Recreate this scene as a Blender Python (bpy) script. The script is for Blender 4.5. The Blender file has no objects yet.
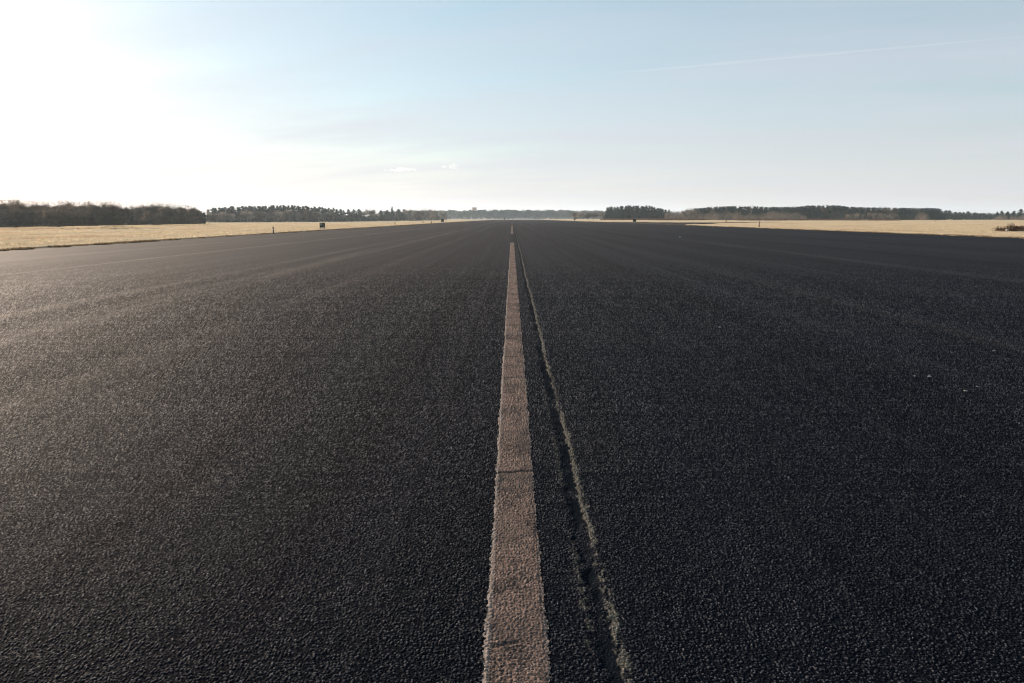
import bpy, math, random
import numpy as np
from mathutils import Vector

random.seed(7)
rng = np.random.default_rng(11)
C = bpy.context.scene.collection
S = bpy.context.scene

# ------------------------------------------------------------------ camera frame
FPX, EYE = 683.0, 1.40
PITCH = math.atan(123.0 / FPX)
CP, SP = math.cos(PITCH), math.sin(PITCH)


def ray(px, py):
    x, y = (px - 512) / FPX, (341.5 - py) / FPX
    return np.array([x, y * SP + CP, y * CP - SP])


def far_point(px, py, Y):
    d = ray(px, py)
    return Vector((d[0] * Y / d[1], Y, EYE + d[2] * Y / d[1]))


def ground_point(px, py, z=0.0):
    d = ray(px, py)
    t = (z - EYE) / d[2]
    return Vector((d[0] * t, d[1] * t, z))


def x_at(px, Y, z=0.0):
    return (px - 512) / FPX * (Y * CP + (EYE - z) * SP)


# ------------------------------------------------------------------ noise in numpy
def hash2(ix, iy, seed):
    h = (ix.astype(np.int64) * 374761393 + iy.astype(np.int64) * 668265263 + seed * 1274126177) & 0xFFFFFFFF
    h = ((h ^ (h >> 13)) * 1274126177) & 0xFFFFFFFF
    h = ((h ^ (h >> 16)) * 2246822519) & 0xFFFFFFFF
    h = h ^ (h >> 15)
    return (h & 0xFFFFFF) / float(0x1000000)


def vnoise(x, y, seed=0):
    ix, iy = np.floor(x), np.floor(y)
    fx, fy = x - ix, y - iy
    fx, fy = fx * fx * (3 - 2 * fx), fy * fy * (3 - 2 * fy)
    a, b = hash2(ix, iy, seed), hash2(ix + 1, iy, seed)
    c, d = hash2(ix, iy + 1, seed), hash2(ix + 1, iy + 1, seed)
    return (a * (1 - fx) + b * fx) * (1 - fy) + (c * (1 - fx) + d * fx) * fy


def cells(x, y, seed=0):
    ix, iy = np.floor(x), np.floor(y)
    best = np.full(x.shape, 9.0)
    who = np.zeros(x.shape)
    for dx in (-1, 0, 1):
        for dy in (-1, 0, 1):
            cx, cy = ix + dx, iy + dy
            px = cx + 0.12 + 0.76 * hash2(cx, cy, seed)
            py = cy + 0.12 + 0.76 * hash2(cx, cy, seed + 1)
            d = (px - x) ** 2 + (py - y) ** 2
            m = d < best
            best = np.where(m, d, best)
            who = np.where(m, hash2(cx, cy, seed + 2), who)
    return best, who


def smooth(a, b, x):
    t = np.clip((x - a) / (b - a), 0, 1)
    return t * t * (3 - 2 * t)


# ------------------------------------------------------------------ mesh helpers
def mesh_obj(name, verts, faces, mat, parent=None, shade=False):
    """verts: (n,3) array, faces: (m,k) array of one size, or list of lists"""
    me = bpy.data.meshes.new(name)
    verts = np.asarray(verts, np.float32)
    if isinstance(faces, np.ndarray):
        k = faces.shape[1]
        me.vertices.add(len(verts))
        me.vertices.foreach_set('co', verts.ravel())
        me.loops.add(faces.size)
        me.loops.foreach_set('vertex_index', faces.ravel().astype(np.int32))
        me.polygons.add(len(faces))
        me.polygons.foreach_set('loop_start', np.arange(0, faces.size, k, dtype=np.int32))
        me.polygons.foreach_set('loop_total', np.full(len(faces), k, np.int32))
        me.update(calc_edges=True)
    else:
        me.from_pydata([tuple(v) for v in verts], [], [tuple(f) for f in faces])
    if shade:
        me.polygons.foreach_set('use_smooth', np.ones(len(me.polygons), bool))
    me.materials.append(mat)
    me.update()
    o = bpy.data.objects.new(name, me)
    C.objects.link(o)
    if parent:
        o.parent = parent
    return o


def tag(o, label=None, cat=None, group=None, kind=None):
    if label:
        o['label'] = label
    if cat:
        o['category'] = cat
    if group:
        o['group'] = group
    if kind:
        o['kind'] = kind
    return o


def empty(name, loc, label, cat, group=None, rz=0.0, sc=1.0):
    o = bpy.data.objects.new(name, None)
    o.empty_display_size = 0.2
    C.objects.link(o)
    o.location = loc
    o.rotation_euler = (0, 0, rz)
    o.scale = (sc, sc, sc) if not isinstance(sc, tuple) else sc
    return tag(o, label, cat, group)


class MB:
    def __init__(self):
        self.v, self.f = [], []

    def box(self, c, s, bev=0.0):
        x, y, z = (a / 2 for a in s)
        n = len(self.v)
        b = min(bev, x * .45, y * .45, z * .45)
        if b <= 0:
            for i in (-x, x):
                for j in (-y, y):
                    for k in (-z, z):
                        self.v.append((c[0] + i, c[1] + j, c[2] + k))
            self.f += [tuple(n + q for q in f) for f in ((0, 1, 3, 2), (4, 6, 7, 5), (0, 4, 5, 1), (2, 3, 7, 6), (0, 2, 6, 4), (1, 5, 7, 3))]
            return self
        rings = [(-z, b), (-z + b, 0), (z - b, 0), (z, b)]
        for zz, q in rings:
            xx, yy = x - q, y - q
            for i, j in ((-xx + b, -yy), (xx - b, -yy), (xx, -yy + b), (xx, yy - b), (xx - b, yy), (-xx + b, yy), (-xx, yy - b), (-xx, -yy + b)):
                self.v.append((c[0] + i, c[1] + j, c[2] + zz))
        for r in range(3):
            for q in range(8):
                a, d = n + r * 8 + q, n + r * 8 + (q + 1) % 8
                self.f.append((a, d, d + 8, a + 8))
        self.f.append(tuple(n + 7 - q for q in range(8)))
        self.f.append(tuple(n + 24 + q for q in range(8)))
        return self

    def tube(self, pts, radii, sides=6, caps=True):
        n0 = len(self.v)
        pts = [Vector(p) for p in pts]
        for i, p in enumerate(pts):
            d = (pts[min(i + 1, len(pts) - 1)] - pts[max(i - 1, 0)]).normalized()
            u = d.cross(Vector((0, 0, 1)))
            u = u.normalized() if u.length > 1e-3 else Vector((1, 0, 0))
            w = d.cross(u)
            for k in range(sides):
                a = 2 * math.pi * k / sides
                q = p + (u * math.cos(a) + w * math.sin(a)) * radii[i]
                self.v.append(tuple(q))
        for i in range(len(pts) - 1):
            for k in range(sides):
                a, b = n0 + i * sides + k, n0 + i * sides + (k + 1) % sides
                self.f.append((a, b, b + sides, a + sides))
        if caps:
            self.f.append(tuple(n0 + sides - 1 - k for k in range(sides)))
            self.f.append(tuple(n0 + (len(pts) - 1) * sides + k for k in range(sides)))
        return self

    def lathe(self, prof, sides=16, c=(0, 0, 0)):
        n0 = len(self.v)
        for r, z in prof:
            for k in range(sides):
                a = 2 * math.pi * k / sides
                self.v.append((c[0] + r * math.cos(a), c[1] + r * math.sin(a), c[2] + z))
        for i in range(len(prof) - 1):
            for k in range(sides):
                a, b = n0 + i * sides + k, n0 + i * sides + (k + 1) % sides
                self.f.append((a, b, b + sides, a + sides))
        self.f.append(tuple(n0 + sides - 1 - k for k in range(sides)))
        self.f.append(tuple(n0 + (len(prof) - 1) * sides + k for k in range(sides)))
        return self

    def build(self, name, mat, parent=None, shade=False):
        return mesh_obj(name, self.v, self.f, mat, parent, shade)


# ------------------------------------------------------------------ materials
class Nodes:
    def __init__(self, name):
        self.m = bpy.data.materials.new(name)
        self.m.use_nodes = True
        self.t = self.m.node_tree
        self.t.nodes.clear()
        self.out = self.n('ShaderNodeOutputMaterial')

    def n(self, kind, **kw):
        x = self.t.nodes.new(kind)
        for k, v in kw.items():
            if k.startswith('i_'):
                x.inputs[int(k[2:])].default_value = v
            elif k in x.inputs and not hasattr(x, k):
                x.inputs[k].default_value = v
            else:
                setattr(x, k, v)
        return x

    def l(self, a, b):
        self.t.links.new(a, b)

    def math(self, op, a, b=None, clamp=False):
        x = self.n('ShaderNodeMath', operation=op, use_clamp=clamp)
        for i, q in enumerate((a, b)):
            if q is None:
                continue
            if isinstance(q, (int, float)):
                x.inputs[i].default_value = q
            else:
                self.l(q, x.inputs[i])
        return x.outputs[0]

    def mix(self, fac, a, b, blend='MIX'):
        x = self.n('ShaderNodeMix', data_type='RGBA', blend_type=blend)
        for idx, q in ((0, fac), (6, a), (7, b)):
            if isinstance(q, (int, float)):
                x.inputs[idx].default_value = q
            elif isinstance(q, tuple):
                x.inputs[idx].default_value = (*q, 1.0)
            else:
                self.l(q, x.inputs[idx])
        return x.outputs[2]

    def noise(self, scale, detail=3.0, rough=0.55, stretch=None, coord='Object'):
        tc = self.n('ShaderNodeTexCoord')
        src = tc.outputs[coord]
        if stretch:
            mp = self.n('ShaderNodeMapping')
            mp.inputs['Scale'].default_value = stretch
            self.l(src, mp.inputs[0])
            src = mp.outputs[0]
        x = self.n('ShaderNodeTexNoise')
        x.inputs['Scale'].default_value = scale
        x.inputs['Detail'].default_value = detail
        x.inputs['Roughness'].default_value = rough
        self.l(src, x.inputs['Vector'])
        return x.outputs[0]

    def ramp(self, fac, a, b):
        x = self.n('ShaderNodeMapRange', clamp=True)
        self.l(fac, x.inputs[0])
        x.inputs[1].default_value, x.inputs[2].default_value = a, b
        return x.outputs[0]

    def attr(self, name):
        return self.n('ShaderNodeAttribute', attribute_name=name).outputs['Fac']

    def bsdf(self, color, rough=0.8, spec=0.3, bump=None, bump_d=0.01, bump_s=1.0, metal=0.0, transl=0.0):
        p = self.n('ShaderNodeBsdfPrincipled')
        p.inputs['Metallic'].default_value = metal
        for sock, q in (('Base Color', color), ('Roughness', rough), ('Specular IOR Level', spec)):
            if isinstance(q, tuple):
                p.inputs[sock].default_value = (*q, 1)
            elif isinstance(q, (int, float)):
                p.inputs[sock].default_value = q
            else:
                self.l(q, p.inputs[sock])
        if bump is not None:
            b = self.n('ShaderNodeBump')
            b.inputs['Strength'].default_value = bump_s
            b.inputs['Distance'].default_value = bump_d
            self.l(bump, b.inputs['Height'])
            self.l(b.outputs[0], p.inputs['Normal'])
        res = p.outputs[0]
        if transl > 0:
            tr = self.n('ShaderNodeBsdfTranslucent')
            if isinstance(color, tuple):
                tr.inputs[0].default_value = (*color, 1)
            else:
                self.l(color, tr.inputs[0])
            ms = self.n('ShaderNodeMixShader')
            ms.inputs[0].default_value = transl
            self.l(res, ms.inputs[1])
            self.l(tr.outputs[0], ms.inputs[2])
            res = ms.outputs[0]
        self.l(res, self.out.inputs[0])
        return self.m


def simple(name, c, rough=0.7, spec=0.3, var=0.25, scale=6.0, bump_d=0.0, metal=0.0):
    k = Nodes(name)
    f = k.noise(scale, 4.0)
    col = k.mix(k.ramp(f, 0.3, 0.7), tuple(a * (1 - var) for a in c), tuple(min(1, a * (1 + var)) for a in c))
    return k.bsdf(col, rough, spec, bump=f if bump_d else None, bump_d=bump_d, metal=metal)


def asphalt_mat():
    k = Nodes('asphalt')
    chip = k.attr('chip')
    col = k.mix(k.math('POWER', chip, 2.2), ASPH_LO, ASPH_HI)
    # a few pale or rusty stones in the mix
    rare = k.ramp(chip, 0.86, 0.97)
    col = k.mix(k.math('MULTIPLY', rare, 0.55), col, (0.17, 0.135, 0.11))
    # long streaks along the runway: tyre rubber and swept bands
    st = k.noise(1.0, 4.0, 0.6, (0.55, 0.008, 1.0))
    st2 = k.noise(1.0, 3.0, 0.6, (2.6, 0.02, 1.0))
    blot = k.noise(0.35, 4.0, 0.6)
    streak = k.math('ADD', k.math('MULTIPLY', st, 0.6), k.math('MULTIPLY', st2, 0.4))
    darker = k.mix(1.0, col, (0.70, 0.70, 0.72), 'MULTIPLY')
    col = k.mix(k.ramp(streak, 0.42, 0.60), col, darker)
    st3 = k.noise(1.0, 5.0, 0.65, (4.5, 0.012, 1.0))
    col = k.mix(k.math('MULTIPLY', k.ramp(st3, 0.56, 0.70), 0.22), col, (0.034, 0.034, 0.036))
    col = k.mix(k.math('MULTIPLY', k.ramp(blot, 0.55, 0.75), 0.30), col, (0.024, 0.0225, 0.022))
    # pale worn paving lanes left of the centre line
    sepx = k.n('ShaderNodeSeparateXYZ')
    k.l(k.n('ShaderNodeTexCoord').outputs['Object'], sepx.inputs[0])
    lane_n = k.noise(1.0, 5.0, 0.65, (1.5, 0.12, 1.0))
    lanes = None
    for lx, lw, la in ((-12.9, 0.16, 0.9), (-6.1, 0.42, 0.45), (-7.4, 0.22, 0.35), (-3.7, 0.25, 0.22), (-17.2, 0.3, 0.4), (5.6, 0.2, 0.14), (11.5, 0.3, 0.2)):
        off = k.math('ABSOLUTE', k.math('SUBTRACT', k.math('ADD', sepx.outputs[0], k.math('MULTIPLY', k.math('SUBTRACT', lane_n, 0.5), 0.5)), lx))
        mk = k.math('MULTIPLY', k.math('SUBTRACT', 1.0, k.ramp(off, lw * 0.15, lw * 1.4)), la * 0.7)
        lanes = mk if lanes is None else k.math('MAXIMUM', lanes, mk)
    lanes = k.math('MULTIPLY', lanes, k.ramp(lane_n, 0.34, 0.56))
    col = k.mix(lanes, col, (0.085, 0.070, 0.060))
    seal, ridge = k.attr('seal'), k.attr('ridge')
    col = k.mix(seal, col, (0.0065, 0.0090, 0.0120))
    fine = k.noise(220.0, 2.0, 0.7)
    col = k.mix(k.math('MULTIPLY', ridge, k.ramp(fine, 0.2, 0.6)), col, (0.19, 0.175, 0.14))
    rough = k.math('ADD', k.math('MULTIPLY', k.ramp(streak, 0.35, 0.65), ASPH_RV), ASPH_R0)
    tc = k.n('ShaderNodeTexCoord')
    vo = k.n('ShaderNodeTexVoronoi')
    vo.inputs['Scale'].default_value = 150.0
    k.l(tc.outputs['Object'], vo.inputs['Vector'])
    h = k.math('ADD', k.math('MULTIPLY', vo.outputs['Distance'], -1.0), k.math('MULTIPLY', k.noise(160.0, 3.0, 0.7), 1.0))
    spec = k.math('MULTIPLY', k.math('ADD', k.math('MULTIPLY', k.math('POWER', chip, 2.2), 4.0), 0.08), ASPH_SPEC)
    spec = k.math('MULTIPLY', spec, k.math('SUBTRACT', 1.0, k.math('MULTIPLY', seal, 0.9)))
    spec = k.math('MULTIPLY', spec, k.math('ADD', k.math('MULTIPLY', lanes, 1.2), 1.0))
    return k.bsdf(col, rough, spec, bump=h, bump_d=0.0025, bump_s=0.7)


def paint_mat():
    k = Nodes('worn_line_paint')
    chip, edge = k.attr('chip'), k.attr('edge')
    f = k.noise(9.0, 5.0, 0.65)
    col = k.mix(k.ramp(f, 0.3, 0.7), (0.20, 0.135, 0.108), (0.31, 0.22, 0.18))
    col = k.mix(k.math('MULTIPLY', k.ramp(chip, 0.0, 0.5), 0.8), (0.062, 0.048, 0.042), col)
    col = k.mix(k.math('MULTIPLY', k.ramp(chip, 0.72, 0.95), 0.6), col, (0.36, 0.285, 0.245))
    g = k.noise(2.2, 5.0, 0.65)
    col = k.mix(k.math('MULTIPLY', k.ramp(g, 0.46, 0.66), 0.7), col, (0.075, 0.060, 0.053))
    lanes = k.noise(1.0, 4.0, 0.6, (22.0, 0.8, 1.0))
    col = k.mix(k.math('MULTIPLY', k.ramp(lanes, 0.52, 0.66), 0.30), col, (0.10, 0.082, 0.074))
    w1 = k.noise(5.5, 5.0, 0.7, (1.0, 0.35, 1.0))
    w2 = k.noise(75.0, 3.0, 0.65)
    bare = k.ramp(k.math('ADD', k.math('MULTIPLY', w1, 0.55), k.math('MULTIPLY', w2, 0.45)), 0.505, 0.575)
    col = k.mix(k.math('MULTIPLY', bare, 0.85), col, (0.026, 0.024, 0.024))
    col = k.mix(k.math('MULTIPLY', edge, 0.75), col, (0.33, 0.285, 0.25))
    crack = k.attr('crack')
    col = k.mix(crack, col, (0.03, 0.028, 0.027))
    h = k.noise(140.0, 3.0, 0.7)
    return k.bsdf(col, 0.9, 0.06, bump=h, bump_d=0.002, bump_s=0.6)


def field_mat():
    k = Nodes('dry_grass_ground')
    a = k.noise(0.09, 5.0, 0.6, (1.0, 0.35, 1.0))
    b = k.noise(0.6, 5.0, 0.65)
    c = k.noise(7.0, 4.0, 0.7)
    col = k.mix(k.ramp(a, 0.35, 0.65), (0.51, 0.42, 0.28), (0.59, 0.495, 0.345))
    col = k.mix(k.math('MULTIPLY', k.ramp(b, 0.5, 0.72), 0.6), col, (0.36, 0.255, 0.175))
    col = k.mix(k.math('MULTIPLY', k.ramp(k.noise(0.13, 5.0, 0.65, (1.0, 0.5, 1.0)), 0.54, 0.66), 0.55), col, (0.37, 0.25, 0.17))
    col = k.mix(k.math('MULTIPLY', k.ramp(k.noise(0.21, 4.0), 0.60, 0.74), 0.5), col, (0.36, 0.325, 0.16))
    col = k.mix(k.math('MULTIPLY', k.ramp(c, 0.45, 0.7), 0.4), col, (0.68, 0.53, 0.33))
    h = k.math('ADD', k.math('MULTIPLY', c, 0.5), k.noise(2.0, 5.0, 0.7))
    return k.bsdf(col, 1.0, 0.0, bump=h, bump_d=0.25, bump_s=1.0)


def leaf_mat(name, lo, hi, transl=0.2, scale=0.6):
    k = Nodes(name)
    inf = k.n('ShaderNodeObjectInfo')
    f = k.noise(scale, 4.0, 0.6)
    col = k.mix(k.ramp(f, 0.32, 0.68), lo, hi)
    g = k.math('ADD', k.math('MULTIPLY', inf.outputs['Random'], 0.5), 0.75)
    x = k.n('ShaderNodeVectorMath', operation='SCALE')
    k.l(col, x.inputs[0])
    k.l(g, x.inputs[3])
    return k.bsdf(x.outputs[0], 0.9, 0.1, transl=transl)


# look knobs
ASPH_LO, ASPH_HI = (0.0040, 0.0056, 0.0092), (0.056, 0.061, 0.073)
ASPH_R0, ASPH_RV, ASPH_SPEC = 0.80, 0.14, 0.088
SUN_AZ, SUN_EL = -48.0, 13.0
SUN_W, SKY_W, EXPO = 5.0, 0.075, 1.15
HAZE = 0.00011
VEIL, VEIL_SAT, VEIL_HUE, WISP = 0.235, 1.05, 0.472, 2.2
VEIL_COL = (4.1, 4.15, 4.65, 1)

M = {}
M['asphalt'] = asphalt_mat()
M['paint'] = paint_mat()
M['field'] = field_mat()
M['concrete'] = simple('pale_concrete', (0.40, 0.38, 0.35), 0.9, 0.1, 0.15, 0.05)
M['taxi'] = simple('taxiway_asphalt', (0.03, 0.029, 0.029), 0.9, 0.05, 0.25, 0.3)
k = Nodes('straw_blades')
straw = k.mix(k.ramp(k.noise(1.3, 4.0), 0.3, 0.7), (0.46, 0.38, 0.255), (0.67, 0.57, 0.42))
straw = k.mix(k.math('MULTIPLY', k.ramp(k.noise(0.13, 5.0, 0.65, (1.0, 0.5, 1.0)), 0.52, 0.66), 0.65), straw, (0.40, 0.26, 0.18))
straw = k.mix(k.math('MULTIPLY', k.ramp(k.noise(0.17, 4.0, 0.6, (1.6, 0.4, 1.0)), 0.56, 0.68), 0.55), straw, (0.38, 0.36, 0.18))
M['straw'] = k.bsdf(straw, 0.8, 0.15, transl=0.35)
k = Nodes('edge_blades')
M['edge_straw'] = k.bsdf(k.mix(k.ramp(k.noise(2.3, 4.0), 0.3, 0.7), (0.08, 0.06, 0.035), (0.36, 0.26, 0.15)), 0.85, 0.1, transl=0.25)
M['bark'] = simple('bark', (0.10, 0.075, 0.055), 0.95, 0.1, 0.35, 3.0)
M['pale_bark'] = simple('pale_bark', (0.30, 0.26, 0.22), 0.9, 0.1, 0.35, 3.0)
M['twig'] = leaf_mat('bare_twigs', (0.06, 0.052, 0.042), (0.19, 0.148, 0.115), 0.4)
M['pale_twig'] = leaf_mat('pale_bare_twigs', (0.15, 0.13, 0.108), (0.28, 0.245, 0.205), 0.3)
M['pine'] = leaf_mat('pine_needles', (0.006, 0.026, 0.029), (0.022, 0.055, 0.056), 0.15)
M['under'] = leaf_mat('undergrowth_leaves', (0.011, 0.023, 0.024), (0.034, 0.048, 0.044), 0.10, 0.25)
M['heather'] = leaf_mat('brown_heather', (0.14, 0.085, 0.06), (0.27, 0.18, 0.12), 0.10, 0.25)
M['black'] = simple('black_board', (0.012, 0.013, 0.013), 0.5, 0.4, 0.3, 4.0)
M['white'] = simple('weathered_white_paint', (0.62, 0.62, 0.58), 0.6, 0.3, 0.15, 5.0)
M['grey'] = simple('grey_plastic', (0.05, 0.05, 0.05), 0.6, 0.3, 0.25, 9.0)
M['wood'] = simple('brown_timber', (0.20, 0.135, 0.075), 0.85, 0.15, 0.3, 9.0)
M['slab'] = simple('concrete_slab', (0.55, 0.50, 0.45), 0.9, 0.1, 0.15, 3.0)
M['stick'] = simple('dead_branches', (0.075, 0.052, 0.035), 0.95, 0.1, 0.5, 2.0)
M['soil'] = simple('earth', (0.16, 0.10, 0.055), 1.0, 0.05, 0.35, 2.5)
M['brick'] = simple('red_brown_brick', (0.33, 0.25, 0.21), 0.9, 0.1, 0.15, 0.2)
M['glass'] = simple('dark_glass', (0.05, 0.06, 0.07), 0.2, 0.5, 0.1, 0.5)
M['stone'] = simple('pale_stone', (0.30, 0.29, 0.28), 0.8, 0.2, 0.2, 40.0)

# ------------------------------------------------------------------ runway surface
EDGE_L, EDGE_R, END_Y = -22.7, 36.9, 1500.0
ST_C, ST_W = 0.014, 0.104                       # centre line: middle and half width
BAND0, BAND1, BSTEP = -0.16, 0.44, 0.003
near = FPX * EYE / np.arange(860.0, 5.0, -0.85)
rows = np.concatenate([np.linspace(-6.0, near[0] - 0.02, 60)[:-1], near, near[-1] * np.geomspace(1.05, END_Y / near[-1], 40)])
band = np.arange(BAND0, BAND1 + 1e-6, BSTEP)
NS = 900
wl = np.minimum(-EDGE_L - 0.25, 0.85 + 0.83 * np.maximum(rows, 0.0))
wr = np.minimum(EDGE_R - 0.25, 0.95 + 0.83 * np.maximum(rows, 0.0))
s = np.linspace(0, 1, NS + 1)[1:]
R, NB = len(rows), len(band)
Xl = BAND0 - (wl + BAND0)[:, None] * s[None, ::-1]
Xr = BAND1 + (wr - BAND1)[:, None] * s[None, :]
X = np.concatenate([np.full((R, 1), EDGE_L), Xl, np.repeat(band[None], R, 0), Xr, np.full((R, 1), EDGE_R)], 1)
Y = np.repeat(rows[:, None], X.shape[1], 1)
NC = X.shape[1]
CELL = 0.0108


def seam_centre(y):
    return 0.217 * EYE + 0.011 * (vnoise(y / 0.33, y * 0, 43) - 0.5) + 0.018 * (vnoise(y * 0.9, y * 0, 41) - 0.5) + 0.03 * (vnoise(y * 0.12, y * 0, 42) - 0.5)


def surface(x, y):
    cx_ = x + 0.004 * (vnoise(x / 0.012, y / 0.012, 61) - 0.5)
    cy_ = y + 0.004 * (vnoise(x / 0.012, y / 0.012, 62) - 0.5)
    d, who = cells(cx_ / CELL, cy_ / CELL, 5)
    d2, w2 = cells(cx_ / 0.0062, cy_ / 0.0062, 9)
    top = 1 - smooth(0.26, 0.50, np.sqrt(d))
    top2 = 1 - smooth(0.25, 0.50, np.sqrt(d2))
    h = top * (0.0010 + 0.0032 * who) * (1 - 0.5 * np.minimum(d, 1))
    h = np.maximum(h, top2 * 0.0022 * w2)
    who = np.where(top > 0.25, who * (0.25 + 0.75 * top), w2 * top2 * 0.6)
    h += 0.002 * (vnoise(x / 0.045, y / 0.045, 3) - 0.5)
    h += 0.004 * (vnoise(x / 0.4, y / 0.4, 4) - 0.5)
    sc = seam_centre(y)
    jit = 0.022 * (vnoise(x / 0.02, y / 0.02, 21) - 0.5) + 0.014 * (vnoise(x * 0, y / 0.11, 22) - 0.5)
    u = x - sc + jit
    seal = smooth(-0.055, -0.004, u) * (1 - smooth(0.024, 0.033, u))
    ridge = smooth(0.024, 0.034, u) * (1 - smooth(0.040 + 0.014 * vnoise(x * 0, y / 0.16, 36), 0.056 + 0.016 * vnoise(x * 0, y / 0.16, 36), u))
    patch = smooth(0.38, 0.60, 0.45 * vnoise(x / 0.012, y / 0.025, 31) + 0.35 * vnoise(x / 0.04, y / 0.22, 32) + 0.20 * vnoise(x * 0, y / 0.9, 34))
    patch = np.maximum(patch, 0.7 * smooth(3.5, 8.0, y))
    ridge = ridge * patch
    fill = smooth(0.30, 0.62, 0.5 * vnoise(x / 0.03, y / 0.06, 37) + 0.5 * vnoise(x * 0, y / 0.28, 38))
    seal = seal * (0.25 + 0.75 * fill)
    lfleck = smooth(-0.070, -0.052, u) * (1 - smooth(-0.044, -0.030, u)) * smooth(0.60, 0.76, 0.5 * vnoise(x / 0.012, y / 0.02, 39) + 0.5 * vnoise(x * 0, y / 0.3, 40))
    ridge = np.maximum(ridge, 0.4 * lfleck) * (0.55 + 0.6 * who)
    h = h * (1 - 0.6 * seal) - 0.0048 * seal * (0.3 + 1.2 * vnoise(x / 0.05, y / 0.2, 33)) + 0.0012 * ridge
    return h, who, seal, ridge


Z, CHIP, SEAL, RIDGE = surface(X, Y)
# far away the grid is coarser than the chips: keep only the gentle forms
far_mix = 0.93 * smooth(3.5, 26.0, Y)
CHIP = CHIP * (1 - far_mix) + float(np.mean(CHIP ** 2.2)) ** (1 / 2.2) * far_mix
fade = 1 - smooth(5.0, 24.0, Y)
Z = np.where((X > BAND0) & (X < BAND1), Z, Z * fade)
verts = np.stack([X, Y, Z], -1).reshape(-1, 3)
ii = (np.arange(R - 1)[:, None] * NC + np.arange(NC - 1)[None]).ravel()
quads = np.stack([ii, ii + 1, ii + 1 + NC, ii + NC], 1)


def put_attr(me, name, arr):
    a = me.attributes.new(name, 'FLOAT', 'POINT')
    a.data.foreach_set('value', np.asarray(arr, np.float32).ravel())


runway = tag(mesh_obj('runway', verts, quads, M['asphalt'], shade=False), kind='structure')
for nm, arr in (('chip', CHIP), ('seal', SEAL), ('ridge', RIDGE)):
    put_attr(runway.data, nm, arr)

# centre line dashes: same vertices as the asphalt below, laid on top
bc = 1 + NS
cols = [c for c in range(bc, bc + NB) if abs(band[c - bc] - ST_C) < ST_W + 0.014]
c0, c1 = cols[0], cols[-1] + 1
CRACKS = [ground_point(512, q).y for q in (645, 473, 393, 378, 357, 339, 307, 297, 284)]


def dash(y0, y1, worn, label):
    r0, r1 = np.searchsorted(rows, y0), np.searchsorted(rows, y1)
    x, y = X[r0:r1, c0:c1], Y[r0:r1, c0:c1]
    z0, chip = Z[r0:r1, c0:c1], CHIP[r0:r1, c0:c1]
    e = np.abs(x - ST_C) - ST_W - 0.016 * (vnoise(x / 0.009, y / 0.009, 51) - 0.5) - 0.008 * (vnoise(x * 0, y / 0.12, 52) - 0.5) - 0.006 * (vnoise(x * 0, y / 0.6, 53) - 0.5)
    prof = smooth(0.0, -0.02, e)
    left = smooth(-ST_W + 0.026, -ST_W + 0.004, x - ST_C)
    right = smooth(ST_W - 0.012, ST_W - 0.003, x - ST_C) * 0.4
    crack = np.zeros_like(x)
    for i, cy in enumerate(CRACKS):
        wv = cy + 0.03 * (vnoise(x / 0.05, x * 0 + i, 60 + i) - 0.5) + 0.02 * (x - ST_C) / ST_W
        wid = ((0.010 if i == 1 else 0.006) + 0.004 * hash2(np.array([i]), np.array([3]), 2)[0]) * (1 + max(0, cy - 4) * 0.25)
        part = smooth(-0.09, -0.06, x - ST_C + (0.03 if i == 1 else 0)) * (1 if i else 0.8 - 0.8 * smooth(-0.01, 0.03, x - ST_C))
        crack = np.maximum(crack, (1 - smooth(wid * 0.6, wid * 1.4, np.abs(y - wv))) * part)
    z = z0 * 0.85 + 0.0022 + 0.0018 * prof + 0.0016 * left * (0.5 + vnoise(x / 0.012, y / 0.016, 55)) - 0.007 * crack
    z = np.maximum(z, z0 + 0.0008)
    nr, nc = x.shape
    ii = (np.arange(nr - 1)[:, None] * nc + np.arange(nc - 1)[None])
    ec = (e[:-1, :-1] + e[1:, :-1] + e[:-1, 1:] + e[1:, 1:]) / 4
    keep = ec < 0
    if worn:
        hole = vnoise(x / 0.05, y / 0.6, 71)[:-1, :-1]
        keep &= hole > worn
    ii = ii[keep].ravel()
    f = np.stack([ii, ii + 1, ii + 1 + nc, ii + nc], 1)
    o = mesh_obj('centre_line', np.stack([x, y, z], -1).reshape(-1, 3), f, M['paint'], shade=True)
    put_attr(o.data, 'chip', chip)
    put_attr(o.data, 'edge', np.maximum(left, right) * (0.4 + 0.6 * vnoise(x / 0.03, y / 0.03, 77)))
    put_attr(o.data, 'crack', crack)
    tag(o, kind='structure')
    return o


dash(-3.0, 42.0, 0.0, '')
dash(60.0, 160.0, 0.0, '')
dash(185.0, 300.0, 0.2, '')


def sheet(name, pts, z, mat, thick=0.08):
    n = len(pts)
    v = [(p[0], p[1], z) for p in pts] + [(p[0], p[1], z - thick) for p in pts]
    f = [tuple(range(n)), tuple(range(2 * n - 1, n - 1, -1))]
    for i in range(n):
        j = (i + 1) % n
        f.append((i, i + n, j + n, j))
    return tag(mesh_obj(name, v, f, mat), kind='structure')


sheet('taxiway', [(36.8, 148), (40, 160), (46, 174), (54, 190), (64, 204), (76, 215), (96, 221), (96, 262), (60, 262), (36.8, 266)], 0.10, M['taxi'], 0.3)
sheet('concrete_pad', [(-60, 900), (52, 900), (52, END_Y + 250), (-60, END_Y + 250)], 0.06, M['concrete'], 0.05)


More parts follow.
